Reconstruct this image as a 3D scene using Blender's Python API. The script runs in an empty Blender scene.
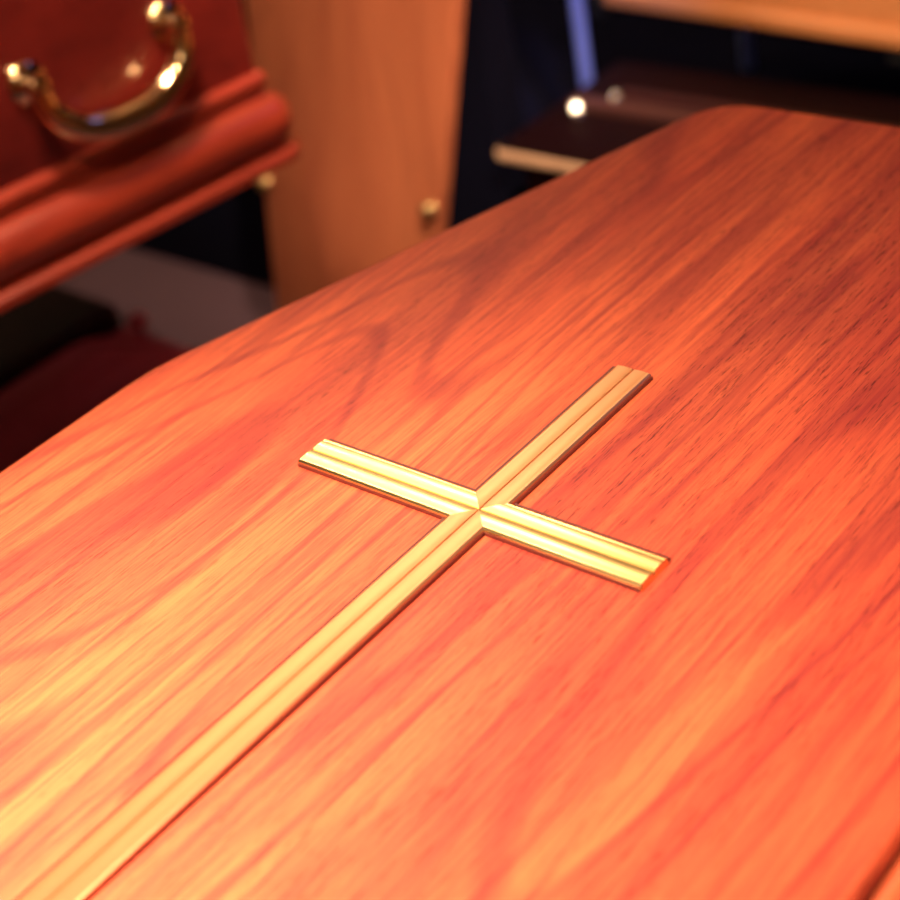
import bpy, bmesh, math, random
from mathutils import Vector, Matrix, Euler
random.seed(4)
S = bpy.context.scene
COL = S.collection

# ------------------------------------------------------------------ camera
W = 0.026            # width of the cross bar, the unit the lid was measured in
LZ = 0.85            # height of the lid's top face above the floor
cam_d = bpy.data.cameras.new('camera'); cam = bpy.data.objects.new('camera', cam_d); COL.objects.link(cam)
S.camera = cam
cam_loc = Vector((18.038 * W, -18.06 * W, 19.248 * W + LZ))
cam.matrix_world = Matrix.Translation(cam_loc) @ (Matrix.Rotation(0.798, 4, 'Z') @ Matrix.Rotation(0.969, 4, 'X') @ Matrix.Rotation(-0.203, 4, 'Z'))
cam_d.sensor_width = 36.0
cam_d.lens = 1565.68 * 36.0 / 900.0
cam_d.clip_start = 0.02; cam_d.clip_end = 60
cam_d.dof.use_dof = True
cam_d.dof.focus_distance = 0.86
cam_d.dof.aperture_fstop = 4.6

# ------------------------------------------------------------------ world and exposure
wd = bpy.data.worlds.new('world'); S.world = wd; wd.use_nodes = True
wd.node_tree.nodes['Background'].inputs[0].default_value = (0.05, 0.05, 0.12, 1)
wd.node_tree.nodes['Background'].inputs[1].default_value = 0.2
S.view_settings.view_transform = 'Standard'; S.view_settings.look = 'None'
S.view_settings.exposure = 0.0; S.view_settings.gamma = 1.0
S.cycles.use_denoising = True
S.cycles.max_bounces = 6

# ------------------------------------------------------------------ room lamps, and unseen fills added to brighten single things
def area(name, loc, target, size, power, col, size_y=None):
    d = bpy.data.lights.new(name, 'AREA'); d.energy = power; d.color = col
    if size_y: d.shape = 'RECTANGLE'; d.size = size; d.size_y = size_y
    else: d.shape = 'DISK'; d.size = size
    o = bpy.data.objects.new(name, d); COL.objects.link(o); o.location = loc
    o.rotation_euler = (Vector(target) - Vector(loc)).to_track_quat('-Z', 'Y').to_euler()
    return o
def spot(name, loc, target, power, col, ang, blend=1.0, r=0.04):
    d = bpy.data.lights.new(name, 'SPOT'); d.energy = power; d.color = col
    d.spot_size = math.radians(ang); d.spot_blend = blend; d.shadow_soft_size = r
    o = bpy.data.objects.new(name, d); COL.objects.link(o); o.location = loc
    o.rotation_euler = (Vector(target) - Vector(loc)).to_track_quat('-Z', 'Y').to_euler()
    return o
WARM = (1.0, 0.72, 0.45)
spot('spot_lamp_foot', (-0.16, -0.82, 1.70), (-0.10, -0.44, LZ), 350, WARM, 58, 1.0, 0.05)
spot('spot_lamp_side', (1.0, -0.3, 2.2), (0.22, 0.20, LZ), 110, WARM, 31, 1.0, 0.05)
spot('spot_fill_middle', (0.9, -0.1, 2.5), (0.22, -0.12, LZ), 90, WARM, 36, 1.0, 0.05)  # unseen spot added to brighten the right of the near lid
spot('spot_lamp_handle', (-0.45, 0.25, 2.6), (-0.95, 0.45, 0.7), 300, WARM, 34, .7, 0.2)
spot('spot_fill_handle', (0.1, -0.3, 2.5), (-0.98, 0.42, 0.8), 90, WARM, 22, .6, 0.05)  # unseen frontal spot added for glints on the swing handle
spot('spot_fill_rack', (0.5, -0.2, 1.9), (-0.6, 1.75, 0.66), 340, WARM, 18, .7, 0.05)  # unseen spot added to brighten the pale oak coffin
spot('spot_fill_low', (0.5, -0.2, 1.9), (-0.98, 1.40, 0.30), 150, WARM, 13, .6, 0.05)  # unseen spot added for the dark lid's edge and screw glints
spot('spot_fill_standing_lid', (0.15, 0.45, 2.45), (-1.2, 1.15, 0.70), 270, WARM, 32, .9, 0.04)  # unseen spot added to brighten the upright oak lid
# unseen fills added for the brass to reflect (up-facing, down-facing), and three small downlights
area('ceiling_wash_fill', (-2.0, 1.46, 2.2), (-2.0, 1.6, 2.72), 2.4, 36, WARM, .25)
area('ceiling_fill', (-1.95, 0.75, 2.69), (-1.95, 0.75, 0), 1.6, 13, (1, .75, .4), 1.0)
for x, y in ((-2.25, 1.72), (-1.88, 1.78), (-1.55, 1.74)):
    area('downlight', (x, y, 2.69), (x, y, 0), .11, 3.4, (1, .85, .6))
area('blue_fill', (0.6, 2.3, 2.6), (0.0, 2.0, 0), .5, 1.6, (.2, .25, 1.0))  # unseen blue fill added to tint the dark alcove
area('aisle_fill', (1.9, -1.7, 2.68), (1.9, -1.7, 0), 1.2, 24, WARM, 1.2)  # unseen fill added to light the walls the handle reflects
spot('blue_post_fill', (0.1, 0.6, 1.6), (-1.22, 1.76, 0.32), 110, (.25, .35, 1.0), 11, .8, .05)  # unseen blue spot added to light the rack post

# ------------------------------------------------------------------ node helpers
def new_mat(name):
    m = bpy.data.materials.new(name); m.use_nodes = True
    nt = m.node_tree; b = nt.nodes['Principled BSDF']
    return m, nt, b
def setp(b, **k):
    for n, v in k.items():
        n = n.replace('_', ' ')
        if n in b.inputs: b.inputs[n].default_value = v
def N(nt, t, **k):
    n = nt.nodes.new(t)
    for a, v in k.items(): setattr(n, a, v)
    return n
def mapped(nt, vec, scale, loc=(0, 0, 0), rot=(0, 0, 0)):
    m = N(nt, 'ShaderNodeMapping'); m.inputs['Scale'].default_value = scale
    m.inputs['Location'].default_value = loc; m.inputs['Rotation'].default_value = rot
    nt.links.new(vec, m.inputs['Vector']); return m.outputs[0]
def noise(nt, vec, scale=1.0, detail=3.0, rough=0.5, dist=0.0):
    n = N(nt, 'ShaderNodeTexNoise'); n.inputs['Scale'].default_value = scale
    n.inputs['Detail'].default_value = detail; n.inputs['Roughness'].default_value = rough
    n.inputs['Distortion'].default_value = dist
    nt.links.new(vec, n.inputs['Vector']); return n.outputs[0]
def ramp(nt, fac, stops):
    r = N(nt, 'ShaderNodeValToRGB'); e = r.color_ramp.elements
    while len(e) < len(stops): e.new(0.5)
    for q, (p, c) in zip(e, stops):
        q.position = p; q.color = (c if len(c) == 4 else (*c, 1)) if isinstance(c, tuple) else (c, c, c, 1)
    nt.links.new(fac, r.inputs[0]); return r.outputs[0]
def mix(nt, a, b, fac, mode='MIX'):
    m = N(nt, 'ShaderNodeMix', data_type='RGBA', blend_type=mode)
    for i, v in ((0, fac), (6, a), (7, b)):
        if isinstance(v, (int, float)): m.inputs[i].default_value = v
        elif isinstance(v, tuple): m.inputs[i].default_value = (*v, 1) if len(v) == 3 else v
        else: nt.links.new(v, m.inputs[i])
    return m.outputs[2]
def math_n(nt, op, a, b=0.0):
    m = N(nt, 'ShaderNodeMath', operation=op)
    for i, v in ((0, a), (1, b)):
        if isinstance(v, (int, float)): m.inputs[i].default_value = v
        else: nt.links.new(v, m.inputs[i])
    return m.outputs[0]

def wood(name, light, mid, dark, axis='Y', rough=0.35, coat=0.6, coat_rough=0.12, fine=1.0, seed=0.0, bump=0.02, spec=0.4, gs=1.0, fig=1.0):
    """lacquered veneer: grain runs along the given axis of the object"""
    m, nt, b = new_mat(name)
    tc = N(nt, 'ShaderNodeTexCoord').outputs['Object']
    def sc(across, along, third=None):
        third = across if third is None else third
        across *= gs; along *= gs; third *= gs
        return {'X': (along, across, third), 'Y': (across, along, third), 'Z': (across, third, along)}[axis]
    v1 = mapped(nt, tc, sc(17, 2.2, 3), (seed, seed * 2, 0))
    warp = noise(nt, mapped(nt, tc, sc(5.0, 2.0, 1), (seed + 7, 0, 0)), 1, 2, .5)
    broad = noise(nt, v1, 1.0, 3, .55, .4)
    # flowing contour figure
    v2 = mapped(nt, tc, sc(6.5, 1.15, 1), (seed * 3 + 2.1, seed + .35, 0))
    f = noise(nt, v2, 1.0, 1.5, .4, .25)
    cont = math_n(nt, 'SINE', math_n(nt, 'MULTIPLY', f, 78.0))
    cont = ramp(nt, math_n(nt, 'MULTIPLY_ADD', cont, .5), [(0.0, 0.0), (0.5, 1.0)]) if False else cont
    line = ramp(nt, cont, [(0.0, 0.0), (0.62, 0.0), (1.0, 1.0)])
    # streaks and pores
    st = noise(nt, mapped(nt, tc, sc(150, 5, 20), (seed, 3, 1)), 1, 3, .6)
    st2 = noise(nt, mapped(nt, tc, sc(480 * fine, 14, 40), (seed, 5, 1)), 1, 3, .65)
    pores = noise(nt, mapped(nt, tc, sc(1100 * fine, 75, 90), (seed, 9, 4)), 1, 2, .6)
    col = mix(nt, light, mid, ramp(nt, broad, [(0.25, 0.0), (0.75, 1.0)]))
    darkmask = noise(nt, mapped(nt, tc, sc(9, 1.3, 2), (seed + 3.7, 1.9, 0)), 1, 3, .5, .5)
    dm = ramp(nt, darkmask, [(0.42, 0.0), (0.70, 1.0)])
    col = mix(nt, col, dark, math_n(nt, 'MULTIPLY', dm, 0.75))
    col = mix(nt, col, dark, math_n(nt, 'MULTIPLY', line, 0.34 * fig))
    col = mix(nt, col, dark, math_n(nt, 'MULTIPLY', ramp(nt, st, [(0.45, 0.0), (0.72, 1.0)]), 0.45 * fig))
    col = mix(nt, col, dark, math_n(nt, 'MULTIPLY', ramp(nt, st2, [(0.45, 0.0), (0.75, 1.0)]), 0.5 * fig))
    pm = ramp(nt, pores, [(0.56, 0.0), (0.68, 1.0)])
    pz = math_n(nt, 'MULTIPLY', pm, math_n(nt, 'ADD', math_n(nt, 'MULTIPLY', dm, .5), .22))
    col = mix(nt, col, tuple(c * .35 for c in dark), math_n(nt, 'MULTIPLY', pz, fig))
    nt.links.new(col, b.inputs['Base Color'])
    setp(b, Roughness=rough, Coat_Weight=coat, Coat_Roughness=coat_rough, Specular_IOR_Level=spec)
    bp = N(nt, 'ShaderNodeBump'); bp.inputs['Strength'].default_value = bump; bp.inputs['Distance'].default_value = .001
    nt.links.new(st2, bp.inputs['Height']); nt.links.new(bp.outputs[0], b.inputs['Normal'])
    return m

def plain(name, col, rough=.6, metal=0.0, var=.15, scale=30, **k):
    m, nt, b = new_mat(name)
    tc = N(nt, 'ShaderNodeTexCoord').outputs['Object']
    n = noise(nt, tc, scale, 3, .6)
    c = mix(nt, tuple(v * (1 - var) for v in col), tuple(min(1, v * (1 + var)) for v in col), n)
    nt.links.new(c, b.inputs['Base Color'])
    setp(b, Roughness=rough, Metallic=metal, **k)
    return m

M = {}
M['veneer'] = wood('red_brown_veneer', (.78, .172, .070), (.63, .092, .048), (.21, .018, .028), 'Y', rough=.45, coat=.08, coat_rough=.28, seed=1.3, fig=1.4, spec=.22)
M['veneer_side'] = wood('red_brown_veneer_side', (.66, .16, .06), (.55, .10, .045), (.27, .035, .025), 'Y', rough=.4, coat=.4, coat_rough=.2, seed=4.0)
M['mahogany'] = wood('mahogany', (.20, .019, .014), (.14, .011, .009), (.05, .004, .005), 'Y', rough=.3, coat=.8, coat_rough=.1, seed=2.0, bump=.01, gs=.6, fig=.8)
M['mahogany_mould'] = wood('mahogany_moulding', (.33, .040, .020), (.26, .027, .014), (.11, .010, .008), 'Y', rough=.3, coat=.7, coat_rough=.16, seed=2.7, bump=.01, gs=.5, fig=.6)
M['oak'] = wood('golden_oak', (.64, .20, .095), (.52, .145, .07), (.34, .08, .045), 'Y', rough=.4, coat=.3, coat_rough=.25, seed=5.0, fine=.5, bump=.01, gs=.8, fig=.7)
M['pale_oak'] = wood('pale_oak', (.85, .36, .15), (.78, .30, .12), (.58, .20, .07), 'X', rough=.42, coat=.3, coat_rough=.25, seed=6.0, fine=.5, bump=.01, gs=.8, fig=.6)
M['dark_wood'] = wood('dark_mahogany', (.46, .07, .12), (.38, .055, .09), (.18, .02, .04), 'Y', rough=.6, coat=0, spec=.15, coat_rough=.4, seed=7.0, bump=.01, gs=.5)
M['dark_wood_x'] = wood('dark_mahogany_lengthways', (.018, .002, .005), (.012, .0015, .004), (.005, .0005, .002), 'X', rough=.6, coat=0, coat_rough=.3, spec=.12, seed=7.5, bump=.01, gs=.5)
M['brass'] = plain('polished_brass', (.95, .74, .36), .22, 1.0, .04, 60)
M['satin_brass_reflection'] = plain('satin_brass_reflection', (.80, .42, .23), .36, 1.0, .05, 40)  # same brass as the side arms; redder reflection tinted into the colour
M['stud_brass'] = plain('dull_stud_brass', (.42, .27, .13), .5, 1.0, .05, 40)
M['edge_shade'] = plain('painted_edge_shade', (.10, .014, .012), .4, 0, .1, 40)  # shade beside the cross bars, painted as a dark strip
M['handle_brass'] = plain('lacquered_brass', (.93, .68, .40), .09, 1.0, .03, 60)
M['chrome'] = plain('chrome', (.9, .88, .84), .12, 1.0, .02, 20)
M['blue_paint'] = plain('blue_enamel', (.22, .28, .75), .4, .2, .1, 12)
M['black_paint'] = plain('black_enamel', (.012, .012, .016), .5, 0, .2, 20)
M['highlight_tan'] = plain('painted_highlight', (.88, .54, .36), .35, 0, .1, 14, Coat_Weight=.5)  # lamp highlight on the glossy lid edge, painted as a pale strip
M['dull_trim'] = plain('dull_brown_trim', (.10, .035, .035), .4, 0, .15, 14)
M['dark_rail'] = plain('maroon_rail', (.05, .012, .018), .4, 0, .15, 14)
M['drape'] = plain('black_drape', (.004, .004, .016), .95, 0, .3, 8, Specular_IOR_Level=.1)
M['carpet'] = plain('grey_carpet', (.085, .048, .068), .95, 0, .3, 160, Specular_IOR_Level=.1)
M['ceiling'] = plain('warm_ceiling_paint', (.8, .66, .5), .9, 0, .03, 3)
M['wall'] = plain('navy_wall_paint', (.004, .005, .016), .85, 0, .15, 5, Specular_IOR_Level=.2)
M['wall_warm'] = plain('ochre_wall_paint', (.5, .36, .22), .9, 0, .05, 4)

# ------------------------------------------------------------------ mesh helpers
def obj(name, bm, mat, parent=None, smooth=True, label=None, angle=35):
    bmesh.ops.recalc_face_normals(bm, faces=bm.faces)
    me = bpy.data.meshes.new(name); bm.to_mesh(me); bm.free()
    me.materials.append(mat)
    if smooth:
        for p in me.polygons: p.use_smooth = True
        me.set_sharp_from_angle(angle=math.radians(angle))
    o = bpy.data.objects.new(name, me); COL.objects.link(o)
    if parent: o.parent = parent
    if label: o['label'] = label
    return o
def thing(name, label, cat, loc=(0, 0, 0), rot=(0, 0, 0), group=None):
    o = bpy.data.objects.new(name, None); o.empty_display_size = .1; COL.objects.link(o)
    o.location = loc; o.rotation_euler = rot; o['label'] = label; o['category'] = cat
    if group: o['group'] = group
    return o
def struct(name, bm, mat):
    o = obj(name, bm, mat, smooth=False); o['kind'] = 'structure'; return o
def add_box(bm, x0, x1, y0, y1, z0, z1, bev=0.0):
    r = bmesh.ops.create_cube(bm, size=1.0)
    vs = r['verts']
    for v in vs: v.co = Vector((x0 if v.co.x < 0 else x1, y0 if v.co.y < 0 else y1, z0 if v.co.z < 0 else z1))
    if bev:
        es = list({e for v in vs for e in v.link_edges})
        bmesh.ops.bevel(bm, geom=es, offset=bev, segments=3, profile=.5, affect='EDGES')
    return bm
def box(*a, bev=0.0): return add_box(bmesh.new(), *a, bev=bev)
def rounded(poly, radii, seg=8):
    """round the corners of a ccw polygon"""
    out = []; n = len(poly)
    for i in range(n):
        p = Vector(poly[i]); a = Vector(poly[i - 1]); b = Vector(poly[(i + 1) % n]); r = radii[i] if isinstance(radii, (list, tuple)) else radii
        u = (a - p).normalized(); v = (b - p).normalized()
        ang = u.angle(v)
        if r <= 0 or ang > math.pi - .01: out.append(p); continue
        d = r / math.tan(ang / 2); c = p + (u + v).normalized() * (r / math.sin(ang / 2))
        s = p + u * d - c; e = p + v * d - c
        tot = s.angle(e)
        sg = 1 if (s.x * e.y - s.y * e.x) > 0 else -1
        k = max(1, int(seg * tot / (math.pi / 2) + .73))
        for j in range(k + 1):
            t = sg * tot * j / k
            out.append(c + Vector((s.x * math.cos(t) - s.y * math.sin(t), s.x * math.sin(t) + s.y * math.cos(t))))
    return out
def offset(pts, d):
    n = len(pts); out = []
    for i in range(n):
        a, p, b = pts[i - 1], pts[i], pts[(i + 1) % n]
        e1 = (p - a).normalized(); e2 = (b - p).normalized()
        n1 = Vector((e1.y, -e1.x)); n2 = Vector((e2.y, -e2.x))
        m = (n1 + n2)
        if m.length < 1e-6: m = n1
        m.normalize(); c = max(.2, m.dot(n1))
        out.append(p + m * (d / c))
    return out
def loft(poly, radii, profile, cap0=True, cap1=True, seg=8):
    """stack offset copies of a ccw polygon with rounded corners: profile = [(outward offset, z), ...]"""
    bm = bmesh.new(); rings = []; P = [Vector(p) for p in poly]
    rl = list(radii) if isinstance(radii, (list, tuple)) else [radii] * len(P)
    for d, z in profile:
        rings.append([bm.verts.new((q.x, q.y, z)) for q in rounded(offset(P, d), [max(.0012, r + d) for r in rl], seg)])
    n = len(rings[0])
    for a, b in zip(rings, rings[1:]):
        for i in range(n):
            j = (i + 1) % n
            bm.faces.new((a[i], a[j], b[j], b[i]))
    if cap0: bm.faces.new(list(reversed(rings[0])))
    if cap1: bm.faces.new(rings[-1])
    return bm
def tube(bm, pts, r, seg=16, caps=True, ry=None, up=Vector((0, 0, 1))):
    rings = []; pts = [Vector(p) for p in pts]
    rr = r if isinstance(r, (list, tuple)) else [r] * len(pts)
    for i, p in enumerate(pts):
        t = (pts[min(i + 1, len(pts) - 1)] - pts[max(i - 1, 0)]).normalized()
        s = t.cross(up)
        if s.length < 1e-4: s = t.cross(Vector((1, 0, 0)))
        s.normalize(); w = s.cross(t).normalized()
        k = (ry / r) if (ry and not isinstance(r, (list, tuple))) else 1.0
        rings.append([bm.verts.new(p + s * (math.cos(a) * rr[i]) + w * (math.sin(a) * rr[i] * k)) for a in [2 * math.pi * q / seg for q in range(seg)]])
    for a, b in zip(rings, rings[1:]):
        for q in range(seg):
            j = (q + 1) % seg; bm.faces.new((a[q], a[j], b[j], b[q]))
    if caps:
        bm.faces.new(rings[0]); bm.faces.new(list(reversed(rings[-1])))
    return bm
def lathe(prof, seg=28, bm=None):
    """prof = [(radius, z)] around local z"""
    bm = bm or bmesh.new(); rings = []
    for r, z in prof:
        rings.append([bm.verts.new((r * math.cos(2 * math.pi * q / seg), r * math.sin(2 * math.pi * q / seg), z)) for q in range(seg)])
    for a, b in zip(rings, rings[1:]):
        for q in range(seg):
            j = (q + 1) % seg; bm.faces.new((a[q], a[j], b[j], b[q]))
    bm.faces.new(list(reversed(rings[0]))); bm.faces.new(rings[-1])
    return bm
def arc(cx, cz, r, a0, a1, n):
    return [(cx + r * math.cos(math.radians(a0 + (a1 - a0) * i / n)), cz + r * math.sin(math.radians(a0 + (a1 - a0) * i / n))) for i in range(n + 1)]

# ================================================================== the room
struct('floor', box(-4.5, 3.2, -4.2, 3.0, -.05, 0.0), M['carpet'])
struct('ceiling', box(-4.5, 3.2, -4.2, 3.0, 2.72, 2.78), M['ceiling'])
struct('wall_back', box(-4.5, 3.2, 3.0, 3.06, -.05, 2.78), M['wall'])
struct('wall_left', box(-4.56, -4.5, -4.2, 3.06, -.05, 2.78), M['wall_warm'])
struct('wall_right', box(3.2, 3.26, -4.2, 3.06, -.05, 2.78), M['wall_warm'])
struct('wall_front', box(-4.56, 3.26, -4.26, -4.2, -.05, 2.78), M['wall_warm'])
struct('wall_middle', box(-4.5, -1.2, 1.42, 1.5, 0.0, 2.05), M['drape'])

# ================================================================== near coffin with the cross
near = thing('coffin', 'red brown veneered coffin in the foreground with a brass cross on its lid', 'coffin', (0, 0, 0))
outline = [(-11.25 * W, -50 * W), (10.7 * W, -50 * W), (10.7 * W, 1.0 * W), (5.55 * W, 19.2 * W), (-5.92 * W, 19.2 * W), (-11.25 * W, 1.1 * W)]
rad_l = [.04, .04, .12, .045, .045, .12]
R_ = .004
prof = [(-.03, LZ - .018), (-.001, LZ - .018), (0, LZ - .016)] + [(-R_ + R_ * math.cos(math.radians(t)), LZ - R_ + R_ * math.sin(math.radians(t))) for t in (0, 15, 30, 45, 60, 75, 90)]
lid = obj('lid', loft(outline, rad_l, prof, seg=12), M['veneer'], near)
# coffin body below the lid, its top moulding a little wider than the lid
bp = [(-.03, .47), (.008, .47), (.012, .475), (.012, .49), (.006, .50), (0, .51), (-.006, .52), (-.006, LZ - .07), (0, LZ - .06), (.006, LZ - .052)] \
     + arc(.0085, LZ - .0145, .0072, -70, 135, 10) + [(.0022, LZ - .014), (.0015, LZ - .0185), (-.02, LZ - .0185)]
obj('body', loft(outline, rad_l, bp, seg=12), M['veneer_side'], near)
# the cross: four mitred arms, each with two rounded ribs
HC = .15 * W; h = .478 * W
def rib_profile():
    pr = [(-.96, 0.0), (-1.0, .58), (-.975, .80), (-.88, .99)]
    for k in range(7):
        t = -1 + 2 * k / 6; pr.append((-.450 + .405 * t, 1.06 - .09 * t * t))
    pr += [(-.028, .84), (0, .74), (.028, .84)]
    for k in range(7):
        t = -1 + 2 * k / 6; pr.append((.450 + .405 * t, 1.06 - .09 * t * t))
    pr += [(.88, .99), (.975, .80), (1.0, .58), (.96, 0.0)]
    return [(a * h, b * HC) for a, b in pr]
def cross_arm(dx, dy, L):
    bm = bmesh.new(); d = Vector((dx, dy, 0)); l = Vector((-dy, dx, 0)); pr = rib_profile()
    near_r = [bm.verts.new(d * abs(s) + l * s + Vector((0, 0, z))) for s, z in pr]
    far_r = [bm.verts.new(d * (L - .03 * W) + l * s + Vector((0, 0, z))) for s, z in pr]
    end_r = [bm.verts.new(d * L + l * (s * .99) + Vector((0, 0, z * .55))) for s, z in pr]
    for A, B in ((near_r, far_r), (far_r, end_r)):
        for i in range(len(pr) - 1): bm.faces.new((A[i], A[i + 1], B[i + 1], B[i]))
    bm.faces.new(end_r)
    bot = [bm.verts.new(d * L + l * s) for s in (-h * .99, h * .99)]
    return bm
cross = bpy.data.objects.new('cross', None); COL.objects.link(cross); cross.parent = near; cross.location = (0, 0, LZ)
cross['label'] = 'brass cross with ribbed bars'
b_ = .504 * W; T, B_, Lf, Rt = 5.67 * W, 16.4 * W, 4.75 * W, 4.20 * W
c_ = .565 * W
plus = [(-c_, -B_), (b_, -B_), (b_, -b_), (Rt, -b_), (Rt, c_), (b_, c_), (b_, T), (-c_, T), (-c_, c_), (-Lf, c_), (-Lf, -b_), (-c_, -b_)]
bk = bmesh.new(); ra = [bk.verts.new((x, y, .0001)) for x, y in plus]; rb = [bk.verts.new((x, y, .082 * W)) for x, y in plus]
for i in range(12): bk.faces.new((ra[i], ra[(i + 1) % 12], rb[(i + 1) % 12], rb[i]))
bk.faces.new(rb)
obj('edge_shade', bk, M['edge_shade'], cross, smooth=False, label='thin dark strip added for the shade along the cross edges')
for dx, dy, L in ((0, 1, 5.70 * W), (0, -1, 16.5 * W), (-1, 0, 4.79 * W), (1, 0, 4.24 * W)):
    bm = cross_arm(dx, dy, L)
    for v in [v for v in bm.verts if not v.link_faces]: bm.verts.remove(v)
    obj('cross_bar', bm, M['satin_brass_reflection'] if dx == 0 else M['brass'], cross, angle=25)

# ---- the bier it stands on
stand = thing('coffin_stand', 'black folding stand under the foreground coffin with the cross', 'stand', (0, -.4, 0))
def trestle(stand, xs, ys, ztop, mat):
    bm = bmesh.new()
    add_box(bm, xs[0], xs[1], ys[0], ys[0] + .03, ztop - .03, ztop); add_box(bm, xs[0], xs[1], ys[1] - .03, ys[1], ztop - .03, ztop)
    add_box(bm, xs[0], xs[0] + .03, ys[0], ys[1], ztop - .06, ztop - .03); add_box(bm, xs[1] - .03, xs[1], ys[0], ys[1], ztop - .06, ztop - .03)
    obj('frame', bm, mat, stand, smooth=False)
    for x in xs:
        for y in ys:
            sx = -1 if x == xs[0] else 1; sy = -1 if y == ys[0] else 1
            X = x - sx * .015; Y = y - sy * .045
            obj('leg', tube(bmesh.new(), [(X, Y, 0.0), (X, Y, ztop - .055)], .012, 12), mat, stand)
trestle(stand, (-.2, .2), (-.5, .5), .47, M['black_paint'])

# ================================================================== mahogany coffin with the swing handle
ax = Vector((-.147, -.989, 0)).normalized()
E0 = Vector((-.90, .70, .58)) - ax * .034
ang = math.atan2(-ax.x, ax.y) + math.pi       # local +y points to the far end
red = thing('coffin', 'glossy mahogany coffin with a brass swing handle, raised at the upper left', 'coffin', E0, (0, 0, ang))
# local frame: x outward (towards the camera side), y to the far end; corner of the base at the origin
LEN, WID = 1.9, .56
rect = [Vector((-WID, -LEN)), Vector((0, -LEN)), Vector((0, 0)), Vector((-WID, 0))]
OB = .032                                      # overhang of the base board beyond the side panels
ro = offset(rect, -OB)
base = [(-.02, 0.0), (OB - .004, 0.0), (OB, .003), (OB, .013), (OB - .004, .017), (OB - .012, .019)] \
     + arc(OB - .034, .052, .034, -72, 78, 12) + [(.008, .090), (.007, .094)] + arc(.002, .104, .010, -50, 90, 6) + [(-.004, .1145)]
obj('base_moulding', loft(ro, .005, base), M['mahogany_mould'], red)
body = [(-.01, .112), (0, .112), (.006, .25), (.014, .42), (.0, .425)]
obj('body', loft(ro, .005, body), M['mahogany'], red)
lidp = [(-.01, .425), (.030, .425), (.034, .43)] + arc(.016, .446, .018, -40, 85, 6) + [(.0, .468), (-.03, .474), (-.05, .50), (-.10, .53), (-.12, .532)]
obj('lid', loft(ro, .005, lidp), M['mahogany_mould'], red)
# swing handle: brackets at two points on the side panel, a curved bar hanging between them
def side_x(z): return -OB + .006 * (z - .112) / .138 + .0005
HA, HB, HZ = -.135, -.318, .214
hx = side_x(HZ)
def hpt(t):
    th = math.pi * t; yc = (HA + HB) / 2; hw = abs(HB - HA) / 2
    y = yc + hw * math.copysign(abs(math.cos(th)) ** .92, math.cos(th))
    dz = -.072 * abs(math.sin(th)) ** .8
    return Vector((hx + .022 + .004 * math.sin(th), y, HZ + dz))
bm = bmesh.new()
K = 48
rad = [.0112 + .0065 * math.sin(math.pi * i / K) for i in range(K + 1)]
tube(bm, [hpt(i / K) for i in range(K + 1)], rad, 20, up=Vector((1, 0, 0)))
hd = obj('handle', bm, M['handle_brass'], red, label='curved brass swing handle', angle=60)
for y in (HA, HB):
    pl = lathe([(.001, 0), (.022, 0), (.023, .002), (.020, .005), (.012, .008), (.009, .010), (.010, .014), (.0135, .022), (.012, .029), (.006, .033), (.001, .0335)])
    bmesh.ops.transform(pl, matrix=Matrix.Translation((hx, y, HZ)) @ Matrix.Rotation(math.pi / 2, 4, 'Y'), verts=pl.verts)
    obj('bracket', pl, M['handle_brass'], hd)
    ball = bmesh.new(); bmesh.ops.create_uvsphere(ball, u_segments=20, v_segments=12, radius=.012)
    bmesh.ops.transform(ball, matrix=Matrix.Translation((hx + .022, y, HZ)), verts=ball.verts)
    obj('knuckle', ball, M['handle_brass'], hd)
st2 = thing('coffin_stand', 'black folding stand under the raised mahogany coffin', 'stand', tuple(Vector((E0.x, E0.y, 0))), (0, 0, ang))
trestle(st2, (-.98, .16), (-1.78, -.95), .58, M['black_paint'])

# ================================================================== golden oak lid standing on its foot end
s_lean = .2
tilt = math.atan(s_lean)
def on_lean(x, z, y0=.95): return Vector((x, y0 + s_lean * z, z))
oakl = thing('oak_coffin_lid', 'upright golden oak coffin lid leaning against the black drape', 'coffin lid', (-1.185, .95, 0), (math.pi / 2 - tilt, 0, 0))
# local: x across, y up the lid, z towards the viewer (thickness goes back)
def slab_pts(pts, r): return rounded(pts, r, 6)
k = .072
pts = [(-.163, 0.003), (.154, 0.003), (.372, 1.42), (.30, 1.93), (-.08, 1.93), (-.177, 1.42)]
panel = loft(pts, [.01, .01, .05, .02, .02, .05], [(-.01, -.022), (0, -.022), (0, -.006), (-.002, -.002), (-.006, 0)])
obj('panel', panel, M['oak'], oakl)
for x, y in ((-.155, .335), (.192, .350)):
    b_ = lathe([(.001, 0), (.012, 0), (.013, .002), (.011, .005), (.009, .008), (.011, .011), (.011, .014), (.007, .018), (.001, .019)])
    bmesh.ops.transform(b_, matrix=Matrix.Translation((x, y, 0)), verts=b_.verts)
    obj('stud', b_, M['stud_brass'], oakl, label='small round brass stud')

# ================================================================== black plinth at the foot of the drape
pl = obj('plinth', box(-3.2, -1.43, 1.16, 1.41, 0, .30, bev=.004), M['drape']); pl['label'] = 'low black plinth against the drape behind the mahogany coffin'; pl['category'] = 'plinth'

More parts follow.
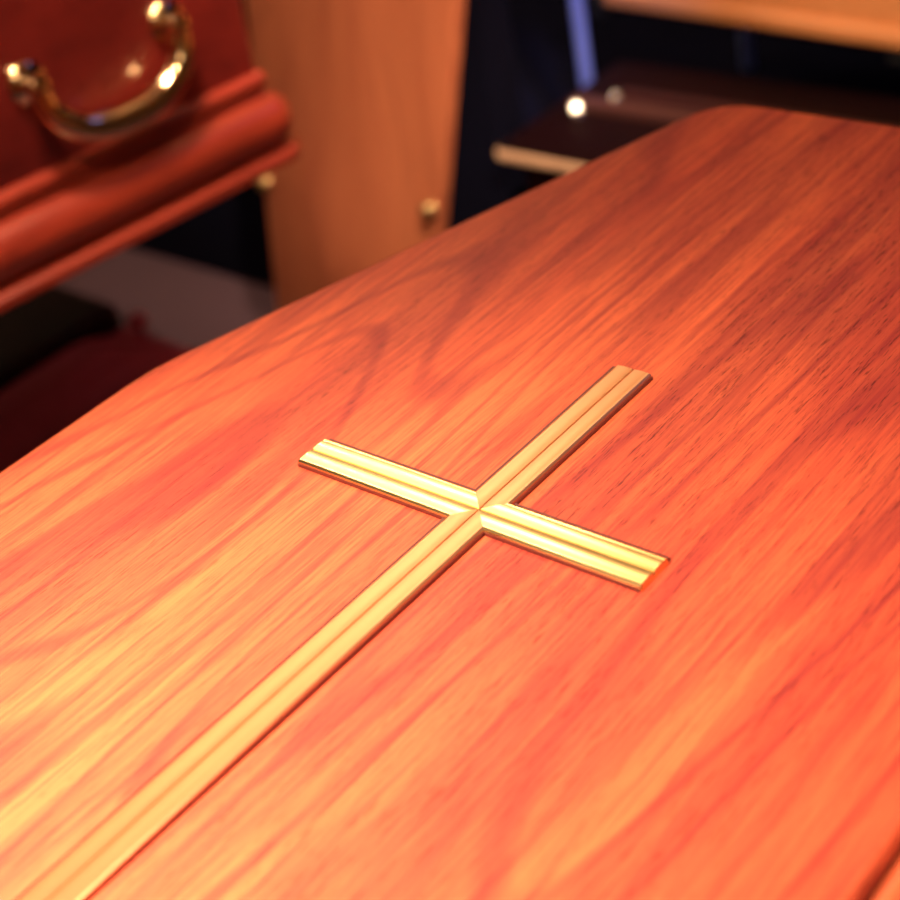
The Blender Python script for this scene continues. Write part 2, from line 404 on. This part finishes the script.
# ================================================================== dark low coffin at the lower left
dk = thing('coffin', 'very dark low coffin on the floor beneath the mahogany one', 'coffin', (-1.19, .69, 0))
r2 = [(-.50, -1.9), (0, -1.9), (0, 0), (-.50, 0)]
obj('body', loft(r2, .008, [(-.05, 0), (-.004, 0), (-.004, .018), (-.03, .03), (-.03, .215), (-.02, .22)]), M['dark_wood'], dk)
obj('lid', loft(r2, .008, [(-.03, .215), (-.004, .215), (0, .22), (0, .235), (-.008, .245), (-.03, .25), (-.045, .252), (-.085, .268), (-.11, .272)]), M['dark_wood'], dk)
obj('shadow_panel', loft([(-.49, -1.88), (-.15, -1.88), (-.15, -.012), (-.49, -.012)], .008, [(0, .251), (0, .285), (-.01, .295), (-.03, .298)]), M['dark_wood_x'], dk, label='blackish raised panel standing in for shadow on the low coffin lid')  # deep shadow under the mahogany coffin put in as a black panel
kb = lathe([(.001, 0), (.012, 0), (.008, .005), (.006, .012), (.013, .02), (.016, .028), (.012, .036), (.001, .039)])
bmesh.ops.transform(kb, matrix=Matrix.Translation((-.10, -.02, .25)), verts=kb.verts)
obj('screw_knob', kb, M['dark_wood'], dk, label='round dark screw knob')

def shade_slab_bm():  # black slab added to keep the floor behind dark
    bm = bmesh.new(); P = [(-4.4, 1.52), (-1.18, 1.52), (-1.18, 1.22), (1.3, 1.22), (1.3, 2.97), (-4.4, 2.97)]
    a = [bm.verts.new((x, y, 0)) for x, y in P]; b = [bm.verts.new((x, y, .03)) for x, y in P]
    for i in range(6): bm.faces.new((a[i], a[(i + 1) % 6], b[(i + 1) % 6], b[i]))
    bm.faces.new(list(reversed(a))); bm.faces.new(b)
    return bm
pf = obj('shade_slab', shade_slab_bm(), M['drape']); pf['label'] = 'low black slab added to darken the floor under the display rack and the dark coffin'; pf['category'] = 'shade_slab'
# ================================================================== dark coffin on the right, low, end towards the oak lid
d2 = thing('coffin', 'dark coffin on a low base, behind the head end of the foreground coffin', 'coffin', (-1.10, 1.30, 0))
r3 = [(0, 0), (1.9, 0), (1.9, .36), (0, .36)]
obj('body', loft(r3, .008, [(-.05, .03), (-.012, .03), (-.012, .05), (-.03, .06), (-.03, .265), (-.01, .275)]), M['dark_wood_x'], d2)
obj('lid', loft(r3, .008, [(-.03, .27), (-.004, .27), (0, .275), (0, .292), (-.006, .299), (-.02, .302), (-.06, .303)]), M['dark_wood_x'], d2)
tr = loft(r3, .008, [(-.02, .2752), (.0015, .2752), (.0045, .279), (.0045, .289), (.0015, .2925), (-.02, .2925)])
obj('edge_highlight', tr, M['highlight_tan'], d2, label='pale tan strip painted for the highlight on the dark coffin lid edge')
for x0, y0, y1, z1, mt in ((.040, .150, .182, .318, 'dull_trim'), (.098, .205, .228, .316, 'dark_rail')):
    rp = [(x0, y0), (1.86, y0), (1.86, y1), (x0, y1)]
    obj('rail', loft(rp, .004, [(0, .3025), (0, z1 - .004), (-.003, z1), (-.006, z1)]), M[mt], d2, label='dull brown raised rail along the dark lid')
for x, y, s in ((.066, .138, 1.0), (.108, .193, .8)):
    kb = lathe([(.001, 0), (.009 * s, 0), (.006, .003), (.006, .010)])
    hz = .302
    bmesh.ops.transform(kb, matrix=Matrix.Translation((x, y, hz)), verts=kb.verts)
    # the domed head, tipped midway between camera and the unseen low fill spot to glint
    a0 = math.asin(.010 * s / .09)
    hdm = lathe([(.001, -.004), (.010 * s, -.004)] + [(.09 * math.sin(a0 * (1 - q / 6)) + .0002, .09 * (math.cos(a0 * (1 - q / 6)) - math.cos(a0))) for q in range(7)])
    P = Vector((-1.10 + x, 1.30 + y, .317)); hv = ((cam_loc - P).normalized() + (Vector((.5, -.2, 1.9)) - P).normalized()).normalized()
    if s < 1: hv = (hv + Vector((.15, .0, .13))).normalized()
    bmesh.ops.transform(hdm, matrix=Matrix.Translation((x, y, hz + .013)) @ hv.to_track_quat('Z', 'Y').to_matrix().to_4x4(), verts=hdm.verts)
    bm2 = bmesh.new(); me_ = bpy.data.meshes.new('t'); kb.to_mesh(me_); bm2.from_mesh(me_); hdm.to_mesh(me_); bm2.from_mesh(me_); bpy.data.meshes.remove(me_)
    kb = bm2
    obj('screw', kb, M['chrome'], d2, label='small shiny metal lid screw')

# ================================================================== rack and pale oak coffin
rack = thing('display_rack', 'blue metal display rack carrying the pale oak coffin', 'rack', (-1.2, 1.725, 0), (0, 0, -.08))
def post(x, y, r=.016, top=.345): obj('post', tube(bmesh.new(), [(x, y, .03), (x, y, top)], r, 14), M['blue_paint'], rack)
post(-.003, -.03, .0125, .95); post(-.045, .52, .014, .95); post(1.9, .16); post(1.9, .43)
bm = bmesh.new()
for y in (.06, .43): add_box(bm, -.04, 1.92, y - .012, y + .012, .34, .369)
for x in (-.0, .6, 1.3, 1.9): add_box(bm, x - .012, x + .012, .02, .50, .335, .3695)
obj('frame', bm, M['black_paint'], rack, smooth=False)
po = thing('coffin', 'pale oak coffin raised on the rack at the top right', 'coffin', (-1.165, 1.715, .3705), (0, 0, -.08))
r4 = [(0, 0), (2.0, 0), (2.0, .52), (0, .52)]
obj('body', loft(r4, .008, [(-.03, 0), (-.004, 0), (0, .004), (0, .022), (-.006, .028), (-.014, .030), (-.014, .38), (-.01, .385)]), M['pale_oak'], po)
obj('lid', loft(r4, .008, [(-.03, .385), (0, .385), (.003, .39), (.003, .402), (-.004, .408), (-.03, .42), (-.06, .45), (-.08, .455)]), M['pale_oak'], po)
